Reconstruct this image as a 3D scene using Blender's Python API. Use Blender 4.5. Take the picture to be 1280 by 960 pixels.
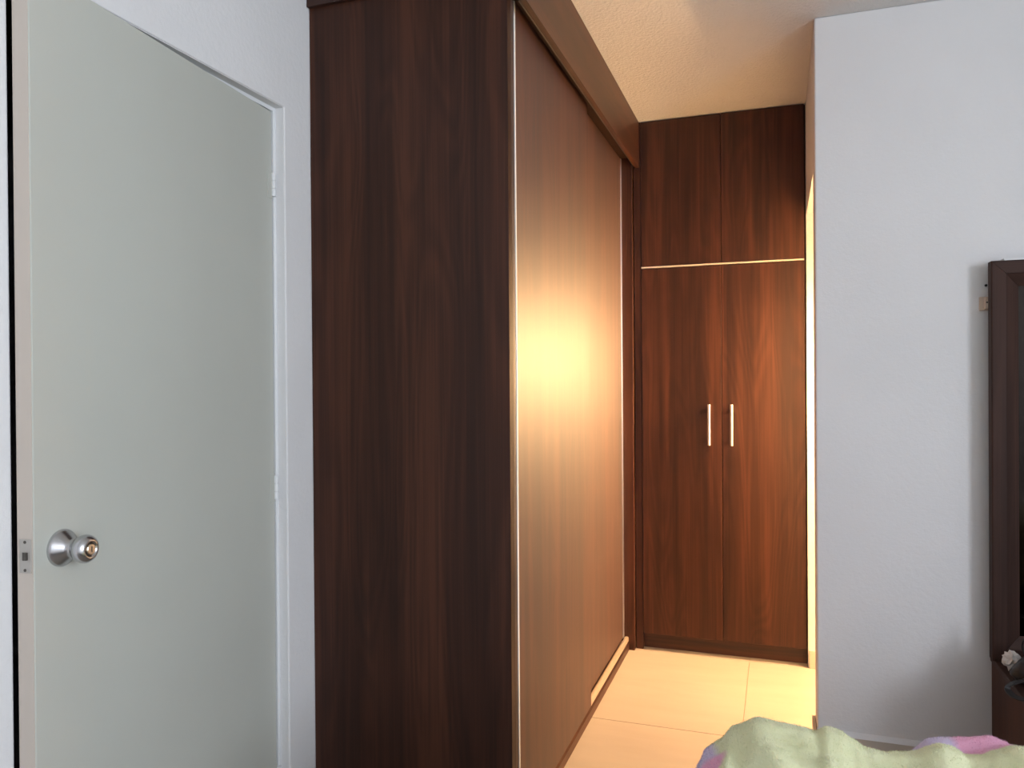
import bpy, bmesh, math, random
from mathutils import Vector, Matrix, noise

for o in list(bpy.data.objects):
    bpy.data.objects.remove(o, do_unlink=True)
scene = bpy.context.scene
COL = scene.collection

# ------------------------------------------------------------------ camera
YAW, PITCH, ROLL, FPX, CAM_H = 0.3327, -0.0054, -0.0070, 969.57, 1.297
fwd = Vector((-math.sin(YAW) * math.cos(PITCH), math.cos(YAW) * math.cos(PITCH), math.sin(PITCH)))
right0 = Vector((math.cos(YAW), math.sin(YAW), 0))
up0 = right0.cross(fwd)
right = math.cos(ROLL) * right0 + math.sin(ROLL) * up0
up = -math.sin(ROLL) * right0 + math.cos(ROLL) * up0
cam_data = bpy.data.cameras.new('camera')
cam = bpy.data.objects.new('camera', cam_data)
COL.objects.link(cam)
m = Matrix((right, up, -fwd)).transposed().to_4x4()
m.translation = Vector((0, 0, CAM_H))
cam.matrix_world = m
cam_data.sensor_width = 36.0
cam_data.lens = FPX / 1280.0 * 36.0
cam_data.clip_start = 0.02
scene.camera = cam

# ------------------------------------------------------------------ world, daylight, exposure
world = bpy.data.worlds.new('sky')
scene.world = world
world.use_nodes = True
bg = world.node_tree.nodes['Background']
bg.inputs[0].default_value = (0.62, 0.78, 1.0, 1)
bg.inputs[1].default_value = 1.5

scene.view_settings.view_transform = 'Standard'
scene.view_settings.look = 'None'
scene.view_settings.gamma = 1.0
scene.view_settings.use_curve_mapping = False
scene.view_settings.exposure = 0.0

# daylight entering through the bedroom window (window_1 in the side wall opposite the door)
WIN_X, WIN_Y0, WIN_Y1, WIN_Z0, WIN_Z1 = 2.75, -1.45, -0.05, 1.00, 2.30
DAY_W = 96.0
LAMP_L = 12800.0
LAMP_COL = (1.0, 0.585, 0.26)
LAMP_POS = (0.60, 3.636, 1.44)
al = bpy.data.lights.new('window_daylight_offscreen', 'AREA')
al.shape = 'RECTANGLE'
al.size = WIN_Z1 - WIN_Z0 - 0.1
al.size_y = WIN_Y1 - WIN_Y0 - 0.1
al.energy = DAY_W
al.color = (0.85, 0.90, 1.0)
alo = bpy.data.objects.new('window_daylight_offscreen', al)
COL.objects.link(alo)
alo.location = (WIN_X + 0.02, (WIN_Y0 + WIN_Y1) / 2, (WIN_Z0 + WIN_Z1) / 2)
alo.rotation_euler = (0, math.radians(90), 0)   # points towards -X

# ------------------------------------------------------------------ helpers
def tag(o, label=None, cat=None, group=None, kind=None):
    if label: o['label'] = label
    if cat: o['category'] = cat
    if group: o['group'] = group
    if kind: o['kind'] = kind
    return o

def obj(name, bm, mat, parent=None, bevel=0.0, smooth=False, segs=2):
    bmesh.ops.recalc_face_normals(bm, faces=bm.faces)
    me = bpy.data.meshes.new(name)
    bm.to_mesh(me)
    bm.free()
    if mat is not None:
        me.materials.append(mat)
    o = bpy.data.objects.new(name, me)
    COL.objects.link(o)
    if parent is not None:
        o.parent = parent
        o.matrix_parent_inverse = Matrix.Identity(4)
        o.location = -Vector(parent['_base']) if '_base' in parent else (0, 0, 0)
    if bevel > 0:
        b = o.modifiers.new('bevel', 'BEVEL')
        b.width = bevel
        b.segments = segs
        b.limit_method = 'ANGLE'
        b.angle_limit = math.radians(40)
    if smooth:
        for p in me.polygons:
            p.use_smooth = True
    return o

_bases = []
def empty(name, loc=(0, 0, 0)):
    e = bpy.data.objects.new(name, None)
    e.location = loc
    e.empty_display_size = 0.1
    COL.objects.link(e)
    e['_base'] = list(loc)
    _bases.append(e)
    return e

def box(bm, x0, x1, y0, y1, z0, z1):
    vs = [bm.verts.new((x, y, z)) for x in (x0, x1) for y in (y0, y1) for z in (z0, z1)]
    for f in ((0, 1, 3, 2), (4, 6, 7, 5), (0, 4, 5, 1), (2, 3, 7, 6), (0, 2, 6, 4), (1, 5, 7, 3)):
        bm.faces.new([vs[i] for i in f])
    return vs

def B(*a):
    bm = bmesh.new()
    box(bm, *a)
    return bm

def prism(pts, axis, a, b):
    """polygon pts (2-D) extruded along axis from a to b"""
    bm = bmesh.new()
    def P(p, t):
        if axis == 0: return (t, p[0], p[1])
        if axis == 1: return (p[0], t, p[1])
        return (p[0], p[1], t)
    A = [bm.verts.new(P(p, a)) for p in pts]
    C = [bm.verts.new(P(p, b)) for p in pts]
    bm.faces.new(A)
    bm.faces.new(C[::-1])
    n = len(pts)
    for i in range(n):
        bm.faces.new((A[i], C[i], C[(i + 1) % n], A[(i + 1) % n]))
    return bm

def lathe(prof, origin, axis, seg=40):
    """prof = [(dist along axis, radius)]"""
    bm = bmesh.new()
    ax = Vector(axis).normalized()
    u = ax.orthogonal().normalized()
    v = ax.cross(u)
    o = Vector(origin)
    rings = []
    for d, r in prof:
        if r < 1e-6:
            rings.append([bm.verts.new(o + ax * d)])
        else:
            rings.append([bm.verts.new(o + ax * d + (u * math.cos(2 * math.pi * k / seg) + v * math.sin(2 * math.pi * k / seg)) * r) for k in range(seg)])
    for a, b in zip(rings, rings[1:]):
        for k in range(seg):
            k2 = (k + 1) % seg
            if len(a) == 1 and len(b) == 1: continue
            if len(a) == 1: bm.faces.new((a[0], b[k], b[k2]))
            elif len(b) == 1: bm.faces.new((a[k], a[k2], b[0]))
            else: bm.faces.new((a[k], a[k2], b[k2], b[k]))
    return bm

def tube(path, r, seg=10, bm=None):
    bm = bm or bmesh.new()
    path = [Vector(p) for p in path]
    rings = []
    prev = None
    for i, p in enumerate(path):
        t = (path[min(i + 1, len(path) - 1)] - path[max(i - 1, 0)]).normalized()
        if prev is None: u = t.orthogonal().normalized()
        else: u = (prev - t * prev.dot(t)).normalized()
        prev = u
        v = t.cross(u)
        rings.append([bm.verts.new(p + (u * math.cos(2 * math.pi * k / seg) + v * math.sin(2 * math.pi * k / seg)) * r) for k in range(seg)])
    for a, b in zip(rings, rings[1:]):
        for k in range(seg):
            bm.faces.new((a[k], a[(k + 1) % seg], b[(k + 1) % seg], b[k]))
    bm.faces.new(rings[0][::-1])
    bm.faces.new(rings[-1])
    return bm

def strap_path(pts, n=8):
    """Catmull-Rom through pts"""
    out = []
    P = [Vector(p) for p in pts]
    P = [P[0]] + P + [P[-1]]
    for i in range(1, len(P) - 2):
        for k in range(n):
            t = k / n
            a, b, c, d = P[i - 1], P[i], P[i + 1], P[i + 2]
            out.append(0.5 * ((2 * b) + (c - a) * t + (2 * a - 5 * b + 4 * c - d) * t * t + (3 * b - a - 3 * c + d) * t ** 3))
    out.append(P[-2])
    return out

# ------------------------------------------------------------------ materials
def new_mat(name):
    mt = bpy.data.materials.new(name)
    mt.use_nodes = True
    nt = mt.node_tree
    return mt, nt, nt.nodes['Principled BSDF']

def N(nt, t, **kw):
    n = nt.nodes.new(t)
    for k, v in kw.items():
        setattr(n, k, v)
    return n

def plain(name, col, rough=0.5, metal=0.0, spec=0.5):
    mt, nt, b = new_mat(name)
    b.inputs['Base Color'].default_value = (*col, 1)
    b.inputs['Roughness'].default_value = rough
    b.inputs['Metallic'].default_value = metal
    b.inputs['Specular IOR Level'].default_value = spec
    return mt

def plaster(name, col, scale=90.0, strength=0.25, dist=0.004, col2=None):
    mt, nt, b = new_mat(name)
    b.inputs['Roughness'].default_value = 0.75
    b.inputs['Specular IOR Level'].default_value = 0.25
    tc = N(nt, 'ShaderNodeTexCoord')
    n1 = N(nt, 'ShaderNodeTexNoise')
    n1.inputs['Scale'].default_value = scale
    n1.inputs['Detail'].default_value = 4
    n1.inputs['Roughness'].default_value = 0.6
    n2 = N(nt, 'ShaderNodeTexNoise')
    n2.inputs['Scale'].default_value = 2.2
    n2.inputs['Detail'].default_value = 3
    nt.links.new(tc.outputs['Object'], n1.inputs['Vector'])
    nt.links.new(tc.outputs['Object'], n2.inputs['Vector'])
    ramp = N(nt, 'ShaderNodeValToRGB')
    c2 = col2 or tuple(c * 0.95 for c in col)
    ramp.color_ramp.elements[0].position = 0.3
    ramp.color_ramp.elements[0].color = (*c2, 1)
    ramp.color_ramp.elements[1].position = 0.7
    ramp.color_ramp.elements[1].color = (*col, 1)
    nt.links.new(n2.outputs['Fac'], ramp.inputs['Fac'])
    nt.links.new(ramp.outputs['Color'], b.inputs['Base Color'])
    bp = N(nt, 'ShaderNodeBump')
    bp.inputs['Strength'].default_value = strength
    bp.inputs['Distance'].default_value = dist
    nt.links.new(n1.outputs['Fac'], bp.inputs['Height'])
    nt.links.new(bp.outputs['Normal'], b.inputs['Normal'])
    return mt

def wood(name, dark, mid, light, rough=0.36, spec=0.5, grain='z', seed=0.0, streak=26.0, coat=0.0, coat_ior=1.42, coat_rough=0.46, gloss=None):
    """laminate with long grain along one axis"""
    mt, nt, b = new_mat(name)
    b.inputs['Roughness'].default_value = rough
    b.inputs['Specular IOR Level'].default_value = spec
    b.inputs['Coat Weight'].default_value = coat
    b.inputs['Coat Roughness'].default_value = coat_rough
    b.inputs['Coat IOR'].default_value = coat_ior
    geo = N(nt, 'ShaderNodeNewGeometry')
    sep = N(nt, 'ShaderNodeSeparateXYZ')
    nt.links.new(geo.outputs['Position'], sep.inputs[0])
    add = N(nt, 'ShaderNodeMath', operation='ADD')
    idx = {'z': (0, 1, 2), 'y': (0, 2, 1), 'x': (1, 2, 0)}[grain]
    nt.links.new(sep.outputs[idx[0]], add.inputs[0])
    nt.links.new(sep.outputs[idx[1]], add.inputs[1])
    oi = N(nt, 'ShaderNodeObjectInfo')
    sd = N(nt, 'ShaderNodeMath', operation='MULTIPLY_ADD')
    nt.links.new(oi.outputs['Random'], sd.inputs[0])
    sd.inputs[1].default_value = 37.0
    sd.inputs[2].default_value = seed
    def field(su, sz, detail, ro, dist=0.0, off=0.0):
        c = N(nt, 'ShaderNodeCombineXYZ')
        mu = N(nt, 'ShaderNodeMath', operation='MULTIPLY')
        nt.links.new(add.outputs[0], mu.inputs[0]); mu.inputs[1].default_value = su
        mz = N(nt, 'ShaderNodeMath', operation='MULTIPLY')
        nt.links.new(sep.outputs[idx[2]], mz.inputs[0]); mz.inputs[1].default_value = sz
        ad = N(nt, 'ShaderNodeMath', operation='ADD')
        nt.links.new(sd.outputs[0], ad.inputs[0]); ad.inputs[1].default_value = off
        nt.links.new(mu.outputs[0], c.inputs[0])
        nt.links.new(mz.outputs[0], c.inputs[1])
        nt.links.new(ad.outputs[0], c.inputs[2])
        n = N(nt, 'ShaderNodeTexNoise')
        n.inputs['Scale'].default_value = 1.0
        n.inputs['Detail'].default_value = detail
        n.inputs['Roughness'].default_value = ro
        n.inputs['Distortion'].default_value = dist
        nt.links.new(c.outputs[0], n.inputs['Vector'])
        return n.outputs['Fac']
    broad = field(streak * 0.55, 0.55, 2, 0.5, 0.4, 0)
    fine = field(streak * 4.5, 1.2, 3, 0.65, 0.0, 5)
    cath = field(streak * 0.32, 0.9, 1, 0.4, 0.6, 9)
    # cathedral figure: sine of a warped field
    w = N(nt, 'ShaderNodeMath', operation='MULTIPLY'); nt.links.new(cath, w.inputs[0]); w.inputs[1].default_value = 62.0
    s = N(nt, 'ShaderNodeMath', operation='SINE'); nt.links.new(w.outputs[0], s.inputs[0])
    m1 = N(nt, 'ShaderNodeMath', operation='MULTIPLY_ADD'); nt.links.new(s.outputs[0], m1.inputs[0]); m1.inputs[1].default_value = 0.055
    nt.links.new(broad, m1.inputs[2])
    fm = N(nt, 'ShaderNodeMath', operation='MULTIPLY_ADD'); nt.links.new(fine, fm.inputs[0]); fm.inputs[1].default_value = 0.58
    nt.links.new(m1.outputs[0], fm.inputs[2])
    ramp = N(nt, 'ShaderNodeValToRGB')
    e = ramp.color_ramp.elements
    e[0].position = 0.58; e[0].color = (*dark, 1)
    e[1].position = 1.02; e[1].color = (*light, 1)
    em = e.new(0.79); em.color = (*mid, 1)
    nt.links.new(fm.outputs[0], ramp.inputs['Fac'])
    nt.links.new(ramp.outputs['Color'], b.inputs['Base Color'])
    if gloss:   # brushed laminate: reflections spread across the upright grain
        b.inputs['IOR'].default_value = gloss[0]
        b.inputs['Specular IOR Level'].default_value = 0.5
        rough = gloss[1]
        b.inputs['Anisotropic'].default_value = gloss[2]
        tg = N(nt, 'ShaderNodeCombineXYZ')
        tg.inputs[0].default_value = 0.02
        tg.inputs[1].default_value = 1.0
        nt.links.new(tg.outputs[0], b.inputs['Tangent'])
    rr = N(nt, 'ShaderNodeMath', operation='MULTIPLY_ADD'); nt.links.new(fine, rr.inputs[0]); rr.inputs[1].default_value = 0.10
    rr.inputs[2].default_value = rough - 0.05
    nt.links.new(rr.outputs[0], b.inputs['Roughness'])
    bp = N(nt, 'ShaderNodeBump')
    bp.inputs['Strength'].default_value = 0.12
    bp.inputs['Distance'].default_value = 0.001
    nt.links.new(fine, bp.inputs['Height'])
    nt.links.new(bp.outputs['Normal'], b.inputs['Normal'])
    return mt

M = {}
M['wall'] = plaster('white_wall_paint', (0.80, 0.80, 0.80), 70, 0.35, 0.004)
M['ceiling'] = plaster('textured_ceiling_paint', (0.80, 0.79, 0.77), 85, 0.8, 0.008)
M['door'] = plaster('satin_door_paint', (0.56, 0.575, 0.52), 6, 0.02, 0.002)
M['door'].node_tree.nodes['Principled BSDF'].inputs['Roughness'].default_value = 0.42
M['door_edge'] = plain('door_edge_paint', (0.60, 0.53, 0.46), 0.6)
M['frame'] = plain('white_enamel', (0.80, 0.82, 0.83), 0.4)
WD, WM, WL = (0.024, 0.0078, 0.0041), (0.042, 0.0132, 0.0064), (0.070, 0.0225, 0.0105)
M['wood'] = wood('walnut_laminate_upright', WD, WM, WL, rough=0.56, spec=0.05, seed=1.3, coat=0.65)
M['wood_door'] = wood('glossy_walnut_sliding_door', WD, WM, WL, rough=0.56, spec=0.5, seed=1.3, gloss=(1.90, 0.57, 0.46))
M['wood_h'] = wood('walnut_laminate_lengthwise', WD, WM, WL, rough=0.56, spec=0.05, coat=1.0, grain='y', seed=4.1)
M['wood_x'] = wood('walnut_laminate_crosswise', WD, WM, WL, rough=0.56, spec=0.05, coat=1.0, grain='x', seed=6.7)
M['edge'] = wood('laminate_edge_band', WD, WM, WL, rough=0.45, seed=2.2, grain='y')
M['dark'] = plain('cabinet_interior_laminate', WM, 0.7)
M['alu'] = plain('brushed_aluminium', (0.80, 0.80, 0.80), 0.32, 1.0)
M['champagne'] = plain('champagne_aluminium', (0.72, 0.60, 0.48), 0.42, 0.7)
M['cream_strip'] = plain('cream_edge_strip', (0.78, 0.70, 0.58), 0.4)
M['steel'] = plain('satin_stainless_steel', (0.55, 0.55, 0.56), 0.24, 1.0)
M['steel_dark'] = plain('keyway_dark_metal', (0.12, 0.11, 0.10), 0.4, 0.8)
M['key'] = plain('key_cylinder_metal', (0.66, 0.58, 0.46), 0.22, 1.0)
M['plate'] = plain('dull_latch_plate', (0.50, 0.47, 0.43), 0.5, 0.4)
M['mdf'] = plain('raw_wood_block', (0.62, 0.50, 0.40), 0.8)
M['black'] = plain('black_screw', (0.01, 0.01, 0.01), 0.5)

def tile_mat():
    mt, nt, b = new_mat('beige_floor_tile')
    geo = N(nt, 'ShaderNodeNewGeometry')
    mp = N(nt, 'ShaderNodeMapping'); mp.inputs['Scale'].default_value = (1.2, 5.0, 1)
    nt.links.new(geo.outputs['Position'], mp.inputs[0])
    n = N(nt, 'ShaderNodeTexNoise'); n.inputs['Scale'].default_value = 2.5; n.inputs['Detail'].default_value = 5
    nt.links.new(mp.outputs[0], n.inputs['Vector'])
    r = N(nt, 'ShaderNodeValToRGB')
    r.color_ramp.elements[0].position = 0.3; r.color_ramp.elements[0].color = (0.385, 0.335, 0.29, 1)
    r.color_ramp.elements[1].position = 0.7; r.color_ramp.elements[1].color = (0.42, 0.37, 0.32, 1)
    nt.links.new(n.outputs['Fac'], r.inputs['Fac'])
    nt.links.new(r.outputs['Color'], b.inputs['Base Color'])
    b.inputs['Roughness'].default_value = 0.35
    b.inputs['Specular IOR Level'].default_value = 0.4
    return mt
M['tile'] = tile_mat()
M['tile_base'] = plain('beige_skirting_tile', (0.60, 0.53, 0.45), 0.4)
M['grout'] = plain('tan_grout', (0.40, 0.34, 0.27), 0.9)

# ------------------------------------------------------------------ room dimensions (metres)
H = 2.526            # ceiling
XL = -1.268          # left wall face
YP, XP = 2.851, 0.1156   # wall beside the passage: face and corner
PT = 0.150            # its thickness
YN = 3.704           # far wall of the lit side passage
YB = 4.30            # back of the cabinet niche
XR, YBACK = 2.75, -1.95
DY0, DY1, DZ = 0.993, 1.794, 2.042   # door opening

def struct(name, o, label, cat):
    tag(o, label, cat, kind='structure')
    return o

# floor: slab with individually laid tiles
fl = empty('floor', (0, 0, 0))
struct('floor', fl, 'beige porcelain tile floor of the bedroom and the passage', 'floor')
obj('grout_bed', B(XL - 0.12, XR + 0.1, YBACK - 0.1, YB + 0.05, -0.10, -0.004), M['grout'], fl)
TS, TX0, TY0 = 0.80, -0.138, 2.903
gx = [TX0 + TS * k for k in range(-3, 6)]
gy = [TY0 + TS * k for k in range(-8, 4)]
g2 = 0.0016
tile_cache = {}
for i in range(len(gx) - 1):
    for j in range(len(gy) - 1):
        x0, x1 = max(gx[i], XL - 0.12), min(gx[i + 1], XR)
        y0, y1 = max(gy[j], YBACK), min(gy[j + 1], YB)
        if x1 - x0 < 0.02 or y1 - y0 < 0.02: continue
        key = (round(x1 - x0, 4), round(y1 - y0, 4))
        if key not in tile_cache:
            o = obj('tile', B(g2, key[0] - g2, g2, key[1] - g2, -0.012, 0.0), M['tile'], fl)
            tile_cache[key] = o.data
        else:
            o = bpy.data.objects.new('tile', tile_cache[key])
            COL.objects.link(o); o.parent = fl
        o.location = (x0, y0, 0)

# ceiling
o = obj('ceiling', B(XL - 0.12, XR + 0.1, YBACK - 0.1, YB + 0.05, H, H + 0.1), M['ceiling'])
struct('ceiling', o, 'white stippled plaster ceiling warmed by lamp light near the cabinets', 'ceiling')

# left wall with the door opening
pts = [(YBACK, 0), (DY0, 0), (DY0, DZ), (DY1, DZ), (DY1, 0), (YB, 0), (YB, H), (YBACK, H)]
o = obj('wall_left', prism(pts, 0, XL - 0.12, XL), M['wall'], bevel=0.003, segs=2)
struct('wall_left', o, 'white plastered wall with the door opening and the wardrobe against it', 'wall')
# wall facing the bed beside the passage
o = obj('wall_right', B(XP, XR, YP, YP + PT, 0, H), M['wall'], bevel=0.006, segs=3)
struct('wall_right', o, 'white plastered wall behind the mirror, ending at the passage', 'wall')
# lintel over the side passage opening + far wall of the passage
o = obj('wall_lintel', B(XP, XP + 0.10, YP + PT, YN, 2.03, H), M['wall'])
struct('wall_lintel', o, 'plastered lintel over the opening into the lamp-lit side passage', 'wall')
o = obj('wall_passage', B(XP - 0.002, XR, YN, YN + 0.10, 0, H), M['wall'])
struct('wall_passage', o, 'lamp-lit plastered far wall of the side passage beside the tall cabinet', 'wall')
o = obj('wall_passage_end', B(1.55, 1.65, YP + PT, YN, 0, H), M['wall'])
struct('wall_passage_end', o, 'plastered end wall of the narrow lamp-lit side passage', 'wall')
o = obj('wall_back', B(XL - 0.12, XR, YB, YB + 0.1, 0, H), M['wall'])
struct('wall_back', o, 'plastered wall behind the wardrobe and the tall cabinet', 'wall')
o = obj('wall_rear', B(XL - .12, XR, YBACK - .10, YBACK, 0, H), M['wall'])
struct('wall_rear', o, 'plain white plastered bedroom wall opposite the tall cabinet', 'wall')
bm = bmesh.new()
for a in ((YBACK, WIN_Y0, 0, H), (WIN_Y1, YB, 0, H), (WIN_Y0, WIN_Y1, 0, WIN_Z0), (WIN_Y0, WIN_Y1, WIN_Z1, H)):
    box(bm, XR, XR + 0.14, *a)
o = obj('wall_window', bm, M['wall'])
struct('wall_window', o, 'white plastered bedroom wall holding the daylight window', 'wall')
wn = empty('window_1', (XR + .07, (WIN_Y0 + WIN_Y1) / 2, WIN_Z0))
struct('window_1', wn, 'white framed window letting daylight into the bedroom', 'window')
for a in ((WIN_Y0, WIN_Y0 + .05, WIN_Z0, WIN_Z1), (WIN_Y1 - .05, WIN_Y1, WIN_Z0, WIN_Z1), (WIN_Y0 + .05, WIN_Y1 - .05, WIN_Z0, WIN_Z0 + .05), (WIN_Y0 + .05, WIN_Y1 - .05, WIN_Z1 - .05, WIN_Z1)):
    obj('window_frame', B(XR + .04, XR + .10, *a), M['frame'], wn)
obj('mullion', B(XR + .05, XR + .09, -0.775, -0.725, WIN_Z0 + .05, WIN_Z1 - .05), M['frame'], wn)

# hall beyond the bedroom door (closed dark space seen through the gap)
bm = bmesh.new()
box(bm, -2.42, -2.32, 0.0, 3.0, 0, H)
box(bm, -2.32, XL - 0.12, -0.10, 0.0, 0, H)
box(bm, -2.32, XL - 0.12, 3.0, 3.1, 0, H)
box(bm, -2.42, XL - 0.12, -0.1, 3.1, H, H + 0.1)
o = obj('wall_hall', bm, M['wall'])
struct('wall_hall', o, 'dim hall walls glimpsed through the gap of the ajar door', 'wall')
o = obj('floor_hall', B(-2.42, XL - 0.12, -0.1, 3.1, -0.1, 0.0), M['tile'])
struct('floor_hall', o, 'beige hall floor beyond the ajar door', 'floor')

# baseboards (tile skirting)
def skirting(name, segs, label):
    e = empty(name, (segs[0][0], segs[0][2], 0))
    struct(name, e, label, 'baseboard')
    for s in segs:
        obj('skirting_tile', B(*s, 0, 0.08), M['tile_base'], e, bevel=0.002)
        # mortar bead over the tile
    return e
sk = [(XP - 0.012, XP + 0.52, YP - 0.010, YP - 0.001)] + [(XP + 0.523 + 0.6 * k, min(XP + 1.12 + 0.6 * k, XR - .002), YP - 0.010, YP - 0.001) for k in range(4)]
e = skirting('baseboard_right', sk, 'low beige skirting tiles along the foot of the wall behind the mirror')
obj('skirting_tile', B(XP - 0.012, XP - 0.001, YP + 0.0005, YP + PT, 0, 0.08), M['tile_base'], e, bevel=0.002)
bm = prism([(YP - 0.012, 0.080), (YP, 0.080), (YP, 0.096)], 0, XP, XR)
obj('mortar_bead', bm, M['wall'], e)
skirting('baseboard_passage', [(XP + 0.002, XP + 0.62, YN - 0.011, YN - 0.001), (XP + 0.623, 1.548, YN - 0.011, YN - 0.001)], 'beige skirting tiles in the lamp-lit side passage')

# ------------------------------------------------------------------ bedroom door, ajar
th = math.radians(5.4)
HX, HY = -1.298, 1.777
DW, DT, DH = 0.782, 0.035, 2.027
d1 = empty('door_1', (HX, HY, 0))
struct('door_1', d1, 'pale grey-green flush door standing slightly ajar beside the wardrobe', 'door')
d1.rotation_euler = (0, 0, th)
def dpart(name, bm, mat, parent=None, **k):   # door-local: y from 0 (hinge) to -DW, x=0 face, -DT back
    p = parent or d1
    o = obj(name, bm, mat, None, **k)
    o.parent = p
    return o
leaf = dpart('door_leaf', B(-DT, 0, -DW, 0, 0.008, DH), M['door'], bevel=0.002)
dpart('latch_edge_strip', B(-DT + .0015, -.0015, -DW - .0012, -DW, 0.010, DH - .002), M['door_edge'])
lp = dpart('latch_plate', B(-DT + .007, -.003, -DW - .0028, -DW - .0011, 0.967, 1.026), M['plate'], bevel=0.0008)
bm = prism([(-.022, -DW - .0028), (-.010, -DW - .0028), (-.010, -DW - .007), (-.016, -DW - .008)], 2, .990, 1.003)
dpart('latch_bolt', bm, M['steel_dark'], lp)
for z in (0.972, 1.021):
    dpart('screw', lathe([(0, .0028), (.001, .0026), (.0012, 0)], (-.016, -DW - .0027, z), (0, -1, 0), 12), M['steel_dark'], lp)
# knob
kz, ky = 0.999, -DW + 0.060
kb = dpart('knob_rose', lathe([(0, .0335), (.004, .0335), (.008, .031), (.020, .017), (.024, .0135), (.030, .0135)], (0, ky, kz), (1, 0, 0)), M['steel'], smooth=True)
kp = [(.024, .011), (.030, .0125), (.034, .0160), (.040, .0205), (.048, .0242), (.055, .0256), (.062, .0250), (.068, .0222), (.0715, .0180), (.0725, .0165), (.0720, .0125), (.068, .0115), (.068, 0)]
kn = dpart('door_knob', lathe([(a * .86 + .002, r) for a, r in kp], (0, ky, kz), (1, 0, 0)), M['steel'], smooth=True)
dpart('key_cylinder', lathe([(.058, .0100), (.0640, .0100), (.0650, .0088), (.0650, 0)], (0, ky, kz), (1, 0, 0), 24), M['key'], kn)
dpart('keyway', B(.0650, .0654, ky - .0008, ky + .0008, kz - .005, kz + .005), M['steel_dark'], kn)
# hinges
for z in (1.830, 1.010, 0.22):
    hg = dpart('hinge', lathe([(0, .006), (.0205, .006)], (.004, .002, z - .032), (0, 0, 1), 14), M['frame'])
    dpart('hinge_knuckle', lathe([(0, .006), (.0205, .006)], (.004, .002, z - .0105), (0, 0, 1), 14), M['frame'], hg)
    dpart('hinge_knuckle', lathe([(0, .006), (.0205, .006)], (.004, .002, z + .011), (0, 0, 1), 14), M['frame'], hg)
    dpart('hinge_leaf', B(-.001, .0015, -.022, 0, z - .038, z + .038), M['door'], hg)
# white jamb
tr = empty('trim_1', (XL - .07, DY1, 0))
struct('trim_1', tr, 'thin white metal frame set in the opening of the ajar door', 'door frame')
obj('jamb', B(XL - .115, XL - .028, DY1 - .012, DY1 - .0002, 0, DZ - .0002), M['frame'], tr, bevel=.0015)
obj('head', B(XL - .115, XL - .028, DY0 + .001, DY1 - .012, DZ - .012, DZ - .0002), M['frame'], tr, bevel=.0015)
obj('reveal_lining', B(XL - .0278, XL - .0028, DY1 - .0015, DY1 - .0002, 0, DZ - .0002), M['wall'], tr)
obj('reveal_lining', B(XL - .0278, XL - .0028, DY0 + .004, DY1 - .0016, DZ - .0016, DZ - .0002), M['wall'], tr)
obj('jamb', B(XL - .115, XL - .066, DY0 + .0002, DY0 + .005, 0, DZ - .012), M['frame'], tr)

# ------------------------------------------------------------------ sliding wardrobe
WY0, WY1 = 1.914, 3.709
wr = empty('sliding_wardrobe', (-0.97, 2.8, 0))
tag(wr, 'dark walnut floor-to-ceiling wardrobe with two sliding doors against the left wall', 'wardrobe')
G = 0.002
obj('side_panel', B(XL + G, -0.668, WY0, WY0 + 0.030, 0.0, H - G), M['wood'], wr, bevel=.001)
obj('front_stile', B(-0.720, -0.668, WY0 + .0302, 1.966, 0.0, H - G), M['wood_door'], wr, bevel=.001)
obj('end_panel', B(XL + G, -0.662, WY1 - .026, WY1 - .002, 0.0, H - G), M['wood'], wr, bevel=.001)
obj('back_panel', B(XL + G, XL + .012, WY0 + .03, WY1 - .03, 0.05, H - G), M['dark'], wr)
obj('top_panel', B(XL + G, -0.652, WY0 + .03, WY1 - .03, H - .03, H - G), M['dark'], wr)
# crown band along the side and the front valance
obj('crown_band', B(XL + G, -0.632, WY0 - .014, WY0 - .0005, 2.360, H - G), M['wood_x'], wr, bevel=.001)
va = obj('valance', B(-0.650, -0.632, WY0, WY1, 2.305, H - G), M['wood_h'], wr, bevel=.0012)
obj('upper_track', B(-0.765, -0.6505, 1.966, WY1 - .026, 2.350, 2.370), M['dark'], wr)
obj('track_lip', B(-0.6540, -0.6505, 1.966, WY1 - .026, 2.3052, 2.311), M['steel_dark'], wr)
# bottom plinth and track
obj('plinth', B(-0.80, -0.688, 1.966, WY1 - .026, 0.0, 0.032), M['edge'], wr, bevel=.001)
bt = obj('lower_track', B(-0.790, -0.697, 1.966, WY1 - .026, 0.0322, 0.040), M['champagne'], wr)
obj('track_rib', B(-0.7600, -0.7570, 1.966, WY1 - .026, 0.040, 0.052), M['champagne'], bt)
obj('track_nose', B(-0.7085, -0.690, 2.912, WY1 - .026, 0.0402, 0.066), M['champagne'], bt, bevel=.006)
# sliding doors
DF1, DF2 = -0.691, -0.714
s1 = obj('sliding_door', B(DF1 - .016, DF1, 2.044, 2.905, 0.042, 2.346), M['wood_door'], wr, bevel=.0012)
obj('edge_profile', B(DF1 - .016, DF1 + .002, 2.0365, 2.0438, 0.042, 2.346), M['frame'], s1, bevel=.001)
obj('door_stile', B(DF1 - .015, DF1 - .001, 1.975, 2.0363, 0.042, 2.346), M['wood_door'], s1)
s2 = obj('sliding_door', B(DF2 - .016, DF2, 2.85, 3.662, 0.058, 2.346), M['wood_door'], wr, bevel=.0012)
obj('edge_profile', B(DF2 - .018, DF2 + .004, 3.6622, 3.680, 0.058, 2.346), M['alu'], s2, bevel=.0015)

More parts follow.
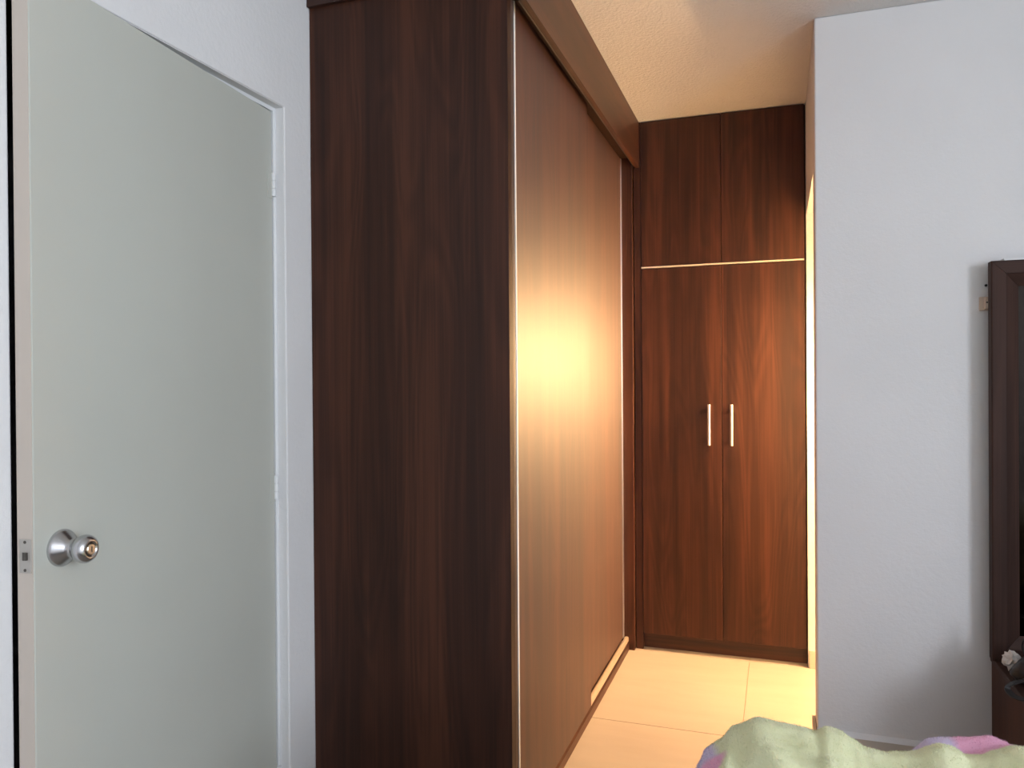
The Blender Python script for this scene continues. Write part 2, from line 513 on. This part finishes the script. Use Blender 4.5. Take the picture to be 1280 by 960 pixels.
# ------------------------------------------------------------------ tall cabinet at the end
CY = 3.712
cb = empty('tall_cabinet', (-0.26, CY + .3, 0))
tag(cb, 'walnut floor-to-ceiling cabinet with four hinged doors and two slim bar handles', 'cabinet')
CX0, CX1, CM = -0.6245, 0.1065, -0.2545
obj('body', B(-0.640, 0.111, CY + .021, YB - .005, 0.085, H - G), M['dark'], cb)
obj('filler_strip', B(-0.6600, CX0 - .002, CY + .004, CY + .03, 0.0, H - G), M['wood'], cb, bevel=.001)
obj('toe_kick', B(-0.655, 0.110, CY + .043, CY + .060, 0.0, 0.085), M['wood_x'], cb)
obj('divider_strip', B(CX0, CX1 - .002, CY - .001, CY + .0205, 1.8245, 1.8315), M['cream_strip'], cb)
g = 0.0013
for (x0, x1) in ((CX0, CM - g), (CM + g, CX1)):
    obj('cabinet_door', B(x0, x1, CY, CY + .018, 1.834, H - .004), M['wood'], cb, bevel=.0012)
for (x0, x1, hx) in ((CX0, CM - g, -0.311), (CM + g, CX1, -0.2105)):
    d = obj('cabinet_door', B(x0, x1, CY, CY + .018, 0.080, 1.822), M['wood'], cb, bevel=.0012)
    hb = obj('handle', lathe([(0, 0), (0, .0058), (.001, .0065), (.189, .0065), (.190, .0058), (.190, 0)], (hx, CY - .028, .987), (0, 0, 1), 18), M['alu'], d)
    tag(hb, 'slim brushed metal bar handle')
    for z in (1.015, 1.149):
        bm = lathe([(0, .0045), (.030, .0045)], (hx, CY - .028, z), (0, 1, 0), 12)
        # posts are a piece of the handle
        bm2 = bmesh.new(); bm2.from_mesh(hb.data)
        me = bpy.data.meshes.new('tmp'); bm.to_mesh(me); bm.free(); bm2.from_mesh(me)
        bm2.to_mesh(hb.data); bm2.free(); bpy.data.meshes.remove(me)

# ------------------------------------------------------------------ wall lamp in the side passage
lx, ly, lz = LAMP_POS
lm = empty('wall_lamp_offscreen', (lx, YN, lz))
tag(lm, 'warm glowing lamp with an added metal shade on the far wall of the side passage', 'lamp')
obj('wall_plate', B(lx - .035, lx + .035, YN - .014, YN - .0005, lz - .04, lz + .075), M['champagne'], lm, bevel=.003)
obj('arm', lathe([(0, .008), (YN - .014 - ly + .004, .008)], (lx, YN - .0142, lz + .045), (0, -1, 0), 16), M['champagne'], lm)
mt, nt, b = new_mat('glowing_frosted_glass')
b.inputs['Base Color'].default_value = (0.9, 0.85, 0.75, 1)
b.inputs['Emission Color'].default_value = (*LAMP_COL, 1)
b.inputs['Emission Strength'].default_value = LAMP_L
obj('lamp_tube', lathe([(0, 0), (0, .016), (.003, .020), (.055, .020), (.055, 0)], (lx, ly, lz - .03), (0, 0, 1), 32), mt, lm)
capm = plain('lamp_shade_metal', (0.30, 0.29, 0.27), .6, 0.6)
obj('added_lamp_shade', lathe([(0, .066), (.030, .050), (.036, 0), (.034, 0), (.0285, .0485), (0, .0645), (0, .066)], (lx, ly, lz + .024), (0, 0, 1), 40), capm, lm, smooth=False)  # unseen shade, added to keep direct lamp light off the ceiling

# ------------------------------------------------------------------ dresser and mirror
M['dk'] = wood('espresso_wood', (0.030, 0.013, 0.009), (0.045, 0.020, 0.014), (0.062, 0.029, 0.020), rough=0.6, spec=0.25, seed=8.0, streak=40)
M['dkx'] = wood('espresso_wood_crosswise', (0.030, 0.013, 0.009), (0.045, 0.020, 0.014), (0.062, 0.029, 0.020), rough=0.6, spec=0.25, seed=9.0, streak=40, grain='x')
M['dr'] = wood('dresser_side_wood', (0.052, 0.019, 0.010), (0.068, 0.025, 0.0125), (0.085, 0.032, 0.017), rough=0.6, spec=0.2, seed=11.0, streak=30)
M['glass'] = plain('darkened_mirror_glass', (0.018, 0.015, 0.013), 0.08, 1.0)  # mirror colour darkened so its reflection of the room stays dim
SX0, SX1, SY0, SY1, SZ = 0.631, 1.46, 2.36, 2.838, 0.407
ds = empty('dresser', ((SX0 + SX1) / 2, 2.6, 0))
tag(ds, 'low dark brown wooden dresser standing below the framed mirror', 'dresser')
obj('side_panel', B(SX0 + .004, SX0 + .024, SY0 + .01, SY1, 0, SZ - .018), M['dr'], ds, bevel=.001)
obj('side_panel', B(SX1 - .024, SX1 - .004, SY0 + .01, SY1, 0, SZ - .018), M['dr'], ds, bevel=.001)
obj('top_board', B(SX0, SX1, SY0, SY1, SZ - .018, SZ), M['dkx'], ds, bevel=.002)
obj('carcass', B(SX0 + .024, SX1 - .024, SY0 + .022, SY1 - .002, 0.04, SZ - .018), M['dark'], ds)
for z0, z1 in ((.05, .212), (.218, .382)):
    for x0, x1 in ((SX0 + .027, (SX0 + SX1) / 2 - .003), ((SX0 + SX1) / 2 + .003, SX1 - .027)):
        d = obj('drawer_front', B(x0, x1, SY0 + .006, SY0 + .022, z0, z1), M['dkx'], ds, bevel=.002)
        obj('drawer_knob', lathe([(0, .006), (.010, .006), (.016, .013), (.024, .012), (.026, 0)], ((x0 + x1) / 2, SY0 + .006, (z0 + z1) / 2), (0, -1, 0), 20), M['steel'], d, smooth=True)

MX0, MX1, MZ0, MZ1, MYF, MYB = 0.6240, 1.42, SZ, 1.657, 2.775, 2.815
mr = empty('framed_mirror', ((MX0 + MX1) / 2, 2.80, MZ0))
tag(mr, 'tall mirror in a wide mitred dark wood frame standing on the dresser', 'mirror')
profile = [(0.0, 0.040), (0.0, 0.003), (0.003, 0.0), (0.040, 0.0), (0.041, 0.004), (0.079, 0.024), (0.079, 0.040)]
def rail(side):
    bm = bmesh.new()
    A, C = [], []
    gap = 0.0006
    for u, d in profile:
        y = MYF + d
        tl, tr_, bl, br = (MX0 + u, y, MZ1 - u), (MX1 - u, y, MZ1 - u), (MX0 + u, y, MZ0 + u), (MX1 - u, y, MZ0 + u)
        a, c = {'l': (bl, tl), 'r': (br, tr_), 't': (tl, tr_), 'b': (bl, br)}[side]
        a, c = Vector(a), Vector(c)
        dv = (c - a).normalized() * gap
        A.append(bm.verts.new(a + dv)); C.append(bm.verts.new(c - dv))
    n = len(profile)
    for i in range(n):
        bm.faces.new((A[i], A[(i + 1) % n], C[(i + 1) % n], C[i]))
    bm.faces.new(A); bm.faces.new(C[::-1])
    return bm
for sd_ in 'lrtb':
    obj('frame_rail', rail(sd_), M['dk'] if sd_ in 'lr' else M['dkx'], mr)
obj('mirror_glass', B(MX0 + .078, MX1 - .078, MYF + .026, MYF + .030, MZ0 + .078, MZ1 - .078), M['glass'], mr)
obj('backing_board', B(MX0 + .01, MX1 - .01, MYB - .004, MYB - .0005, MZ0 + .01, MZ1 - .01), M['dark'], mr)

# mounting block on the wall behind the frame
mb = empty('wall_bracket', (.63, YP, 1.53))
tag(mb, 'small raw wood bracket with a screw on the wall behind the mirror', 'bracket')
obj('block', B(.606, .690, YP - .012, YP, 1.508, 1.552), M['mdf'], mb, bevel=.0015)
obj('block_step', B(.617, .690, YP - .034, YP - .0121, 1.513, 1.550), M['mdf'], mb, bevel=.001)
obj('screw', lathe([(0, .0028), (.0012, .0024), (.0014, 0)], (.6215, YP - .0340, 1.532), (0, -1, 0), 12), M['black'], mb)
o = obj('wall_screw', lathe([(0, .004), (.004, .004), (.005, .002), (.005, 0)], (.6255, YP - .0002, 1.589), (0, -1, 0), 12), M['black'])
tag(o, 'tiny black screw in the wall above the raw wood bracket', 'screw')
# white sheet lying on the frame top
o = obj('paper_sheet', B(MX0 + .035, MX1 - .10, MYF + .003, MYB + .01, MZ1 + .0002, MZ1 + .006), plain('white_paper', (0.8, 0.8, 0.8), .7))
tag(o, 'thin white paper stack lying on top of the mirror frame', 'paper')

# ------------------------------------------------------------------ things on the dresser
M['leather'] = plain('black_leather', (0.012, 0.010, 0.010), 0.45)
M['tissue'] = plain('white_tissue', (0.72, 0.68, 0.64), 0.85)
def blob(center, size, seed, rough=0.25, sub=3, flat=True, crumple=3.0):
    bm = bmesh.new()
    bmesh.ops.create_icosphere(bm, subdivisions=sub, radius=1)
    c = Vector(center)
    lo = 1e9
    for v in bm.verts:
        n = noise.fractal(v.co * crumple + Vector((seed, seed * 2, 0)), 1.0, 2.0, 3)
        v.co *= 1 + rough * n
        v.co = Vector((v.co.x * size[0], v.co.y * size[1], v.co.z * size[2]))
        if flat: v.co.z = max(v.co.z, -size[2] * 0.8)
        lo = min(lo, v.co.z)
    for v in bm.verts:
        v.co += c
        v.co.z += -lo
    return bm
bag = empty('handbag', (.80, 2.60, SZ))
tag(bag, 'black soft handbag with looped straps lying on the dresser edge', 'bag')
obj('bag_body', blob((.738, 2.590, SZ + .0005), (.108, .074, .050), 3, .12, 4, True, 1.5), M['leather'], bag, smooth=True)
def ribbon(path, w, t=.003):
    bm = bmesh.new(); P = [Vector(p) for p in path]; rings = []
    for i, p in enumerate(P):
        tg = (P[min(i + 1, len(P) - 1)] - P[max(i - 1, 0)]).normalized()
        s = Vector((.35, 1, .15)); s = (s - tg * s.dot(tg)).normalized(); nn = tg.cross(s)
        rings.append([bm.verts.new(p + s * a * w / 2 + nn * c * t / 2) for a, c in ((-1, -1), (1, -1), (1, 1), (-1, 1))])
    for a, b_ in zip(rings, rings[1:]):
        for k in range(4): bm.faces.new((a[k], a[(k + 1) % 4], b_[(k + 1) % 4], b_[k]))
    bm.faces.new(rings[0][::-1]); bm.faces.new(rings[-1])
    return bm
obj('strap', ribbon(strap_path([(.74, 2.52, SZ + .055), (.68, 2.535, SZ + .040), (.632, 2.535, SZ + .026), (.606, 2.52, SZ + .016), (.600, 2.49, SZ + .010), (.612, 2.455, SZ + .008), (.64, 2.445, SZ + .014), (.70, 2.47, SZ + .030), (.75, 2.49, SZ + .045)]), .018), M['leather'], bag)
obj('strap', ribbon(strap_path([(.70, 2.62, SZ + .035), (.676, 2.625, SZ + .070), (.665, 2.62, SZ + .110), (.685, 2.60, SZ + .145), (.74, 2.56, SZ + .130), (.80, 2.55, SZ + .06)]), .016), M['leather'], bag)
ts = obj('crumpled_tissue', blob((.657, 2.700, SZ + .0006), (.021, .021, .025), 12, .5, 3, False, 2.3), M['tissue'])
tag(ts, 'crumpled white tissue on the dresser behind the black handbag', 'tissue')
bc = obj('folded_cloth', blob((.735, 2.705, SZ + .0006), (.034, .030, .024), 5, .25, 3, True, 2.0), plain('pale_blue_cloth', (.45, .58, .62), .9), smooth=True)
tag(bc, 'pale blue folded cloth beside the crumpled white tissue on the dresser', 'cloth')

# ------------------------------------------------------------------ bed with fleece blanket
bed = empty('bed', (.6, .5, 0))
tag(bed, 'bed with white mattress under the yellow and pink fleece blanket', 'bed')
BX0, BX1, BY0, BY1 = -0.10, 1.55, -0.85, 1.50
obj('bed_base', B(BX0 + .02, BX1 - .02, BY0 + .02, BY1 - .03, .10, .30), M['dk'], bed, bevel=.01)
obj('mattress', B(BX0, BX1, BY0, BY1, .301, .52), plain('mattress_fabric', (.75, .73, .70), .9), bed, bevel=.04, segs=4)
for x in (BX0 + .06, BX1 - .12):
    for y in (BY0 + .06, BY1 - .12):
        obj('leg', B(x, x + .06, y, y + .06, 0, .10), M['dk'], bed)

RX = [-.30, -.20, -.165, -.150, -.139, -.114, -.088, -.045, -.003, .035, .060, .078, .098, .122, .144, .176, .202, .227, .245, .262, .285, .303, .325, .345, .38, .45, .65, .85, 1.1, 1.4, 1.7]
RZ = [.20, .40, .53, .562, .589, .609, .640, .661, .657, .655, .650, .661, .658, .644, .633, .629, .632, .638, .649, .657, .655, .645, .649, .659, .671, .672, .64, .65, .63, .64, .62]
def interp(x, xs, ys):
    if x <= xs[0]: return ys[0]
    for a in range(len(xs) - 1):
        if x <= xs[a + 1]:
            t = (x - xs[a]) / (xs[a + 1] - xs[a])
            t = t * t * (3 - 2 * t) * .5 + t * .5
            return ys[a] * (1 - t) + ys[a + 1] * t
    return ys[-1]
def bl_height(x, y):
    zr = interp(x, RX, RZ)
    # main ridge near y=1.5; falls over the foot of the bed behind it
    if y > 1.50:
        d = (y - 1.50)
        z = zr - 3.2 * d * d - 0.10 * d
        if d > .07: z -= (d - .07) * 2.2
    else:
        d = 1.50 - y
        z = zr - 0.022 * (1 - math.exp(-d * 9))
        u = x + .30 * (y - 1.5)
        z += (0.011 * math.cos(2 * math.pi * (u + .045) / .088) + 0.008 * math.cos(2 * math.pi * (u + .02) / .19)) * min(1, d * 8)
        base = .575
        k = max(0.0, min(1.0, (d - .1) / .5))
        if x > -0.09: z = z * (1 - k) + (base + .02 * noise.noise(Vector((x * 5, y * 5, 0)))) * k
    # pink roll behind the yellow fold, right of the dip
    if x > .20:
        pz = interp(x, [.215, .235, .255, .28, .31, .353, .38, .40, .43, .50], [.58, .612, .630, .638, .643, .649, .643, .633, .60, .56])
        z = max(z, pz - 13 * (y - 1.585) ** 2)
    z += 0.0035 * noise.fractal(Vector((x * 16, y * 16, 1.7)), 1.0, 2.0, 3)
    return max(z, 0.535 if (x > BX0 + .02 and y < BY1 - .03) else 0.16)
NX, NY = 260, 150
bm = bmesh.new()
gx0, gx1, gy0, gy1 = -.235, 1.58, .55, 1.70
V = [[None] * (NY + 1) for _ in range(NX + 1)]
for i in range(NX + 1):
    s = i / NX
    x = gx0 + (gx1 - gx0) * (s * .45 + .55 * s * s)
    for j in range(NY + 1):
        y = gy0 + (gy1 - gy0) * (1 - (1 - j / NY) ** 1.5)
        V[i][j] = bm.verts.new((x, y, bl_height(x, y)))
for i in range(NX):
    for j in range(NY):
        bm.faces.new((V[i][j], V[i + 1][j], V[i + 1][j + 1], V[i][j + 1]))

def fleece():
    mt, nt, b = new_mat('fleece_print')
    geo = N(nt, 'ShaderNodeNewGeometry')
    sep = N(nt, 'ShaderNodeSeparateXYZ'); nt.links.new(geo.outputs['Position'], sep.inputs[0])
    n = N(nt, 'ShaderNodeTexNoise'); n.inputs['Scale'].default_value = 14; n.inputs['Detail'].default_value = 2
    nt.links.new(geo.outputs['Position'], n.inputs['Vector'])
    def sphere(c, r, soft):
        d = N(nt, 'ShaderNodeVectorMath', operation='DISTANCE'); nt.links.new(geo.outputs['Position'], d.inputs[0]); d.inputs[1].default_value = c
        a = N(nt, 'ShaderNodeMath', operation='MULTIPLY_ADD'); nt.links.new(n.outputs['Fac'], a.inputs[0]); a.inputs[1].default_value = .05
        nt.links.new(d.outputs['Value'], a.inputs[2])
        mr_ = N(nt, 'ShaderNodeMapRange'); nt.links.new(a.outputs[0], mr_.inputs[0])
        mr_.inputs[1].default_value = r + .025 - soft; mr_.inputs[2].default_value = r + .025 + soft; mr_.inputs[3].default_value = 1; mr_.inputs[4].default_value = 0
        return mr_.outputs[0]
    def mix(fac, c1, c2):
        m_ = N(nt, 'ShaderNodeMix', data_type='RGBA')
        nt.links.new(fac, m_.inputs[0])
        for k, c in ((6, c1), (7, c2)):
            if isinstance(c, tuple): m_.inputs[k].default_value = (*c, 1)
            else: nt.links.new(c, m_.inputs[k])
        return m_.outputs[2]
    yel = (0.70, 0.70, 0.36); pink = (0.90, 0.47, 0.66); lav = (0.70, 0.61, 0.80)
    c = mix(n.outputs['Fac'], (0.78, 0.81, 0.48), (0.86, 0.87, 0.62))
    c = mix(sphere((-.165, 1.47, .53), .092, .008), c, lav)
    c = mix(sphere((-.112, 1.43, .575), .042, .010), c, pink)
    c = mix(sphere((.262, 1.60, .62), .060, .006), c, lav)
    c = mix(sphere((.352, 1.60, .63), .062, .008), c, pink)
    c = mix(sphere((.70, 1.60, .62), .16, .01), c, pink)
    nt.links.new(c, b.inputs['Base Color'])
    b.inputs['Roughness'].default_value = 0.95
    b.inputs['Specular IOR Level'].default_value = 0.1
    b.inputs['Sheen Weight'].default_value = 0.35
    b.inputs['Sheen Roughness'].default_value = 0.4
    return mt
M['fleece'] = fleece()
bk = empty('fleece_blanket', (.4, 1.2, .55))
tag(bk, 'rumpled pale yellow fleece blanket with pink and lavender patches on the bed', 'blanket')
cloth = obj('blanket_cloth', bm, M['fleece'], bk, smooth=True)
# fuzzy pile
random.seed(4)
verts, faces = [], []
for k in range(45000):
    x = -.21 + random.random() ** 1.3 * .80
    y = 1.28 + random.random() * .36
    z = bl_height(x, y)
    e_ = .004
    nrm = Vector((-(bl_height(x + e_, y) - z) / e_, -(bl_height(x, y + e_) - z) / e_, 1)).normalized()
    tip = (nrm + Vector((random.uniform(-.9, .9), random.uniform(-.9, .9), random.uniform(-.5, .5)))).normalized() * random.uniform(.002, .0045)
    s = tip.cross(Vector((random.uniform(-1, 1), random.uniform(-1, 1), random.uniform(-1, 1)))).normalized() * .0005
    p = Vector((x, y, z - .0005))
    i0 = len(verts)
    verts += [p - s, p + s, p + tip]
    faces.append((i0, i0 + 1, i0 + 2))
me = bpy.data.meshes.new('fleece_pile')
me.from_pydata(verts, [], faces)
me.materials.append(M['fleece'])
po = bpy.data.objects.new('fleece_pile', me)
COL.objects.link(po)
po.parent = bk
po.location = -Vector(bk.location)
po['kind'] = 'stuff'

for e in _bases:
    if '_base' in e: del e['_base']
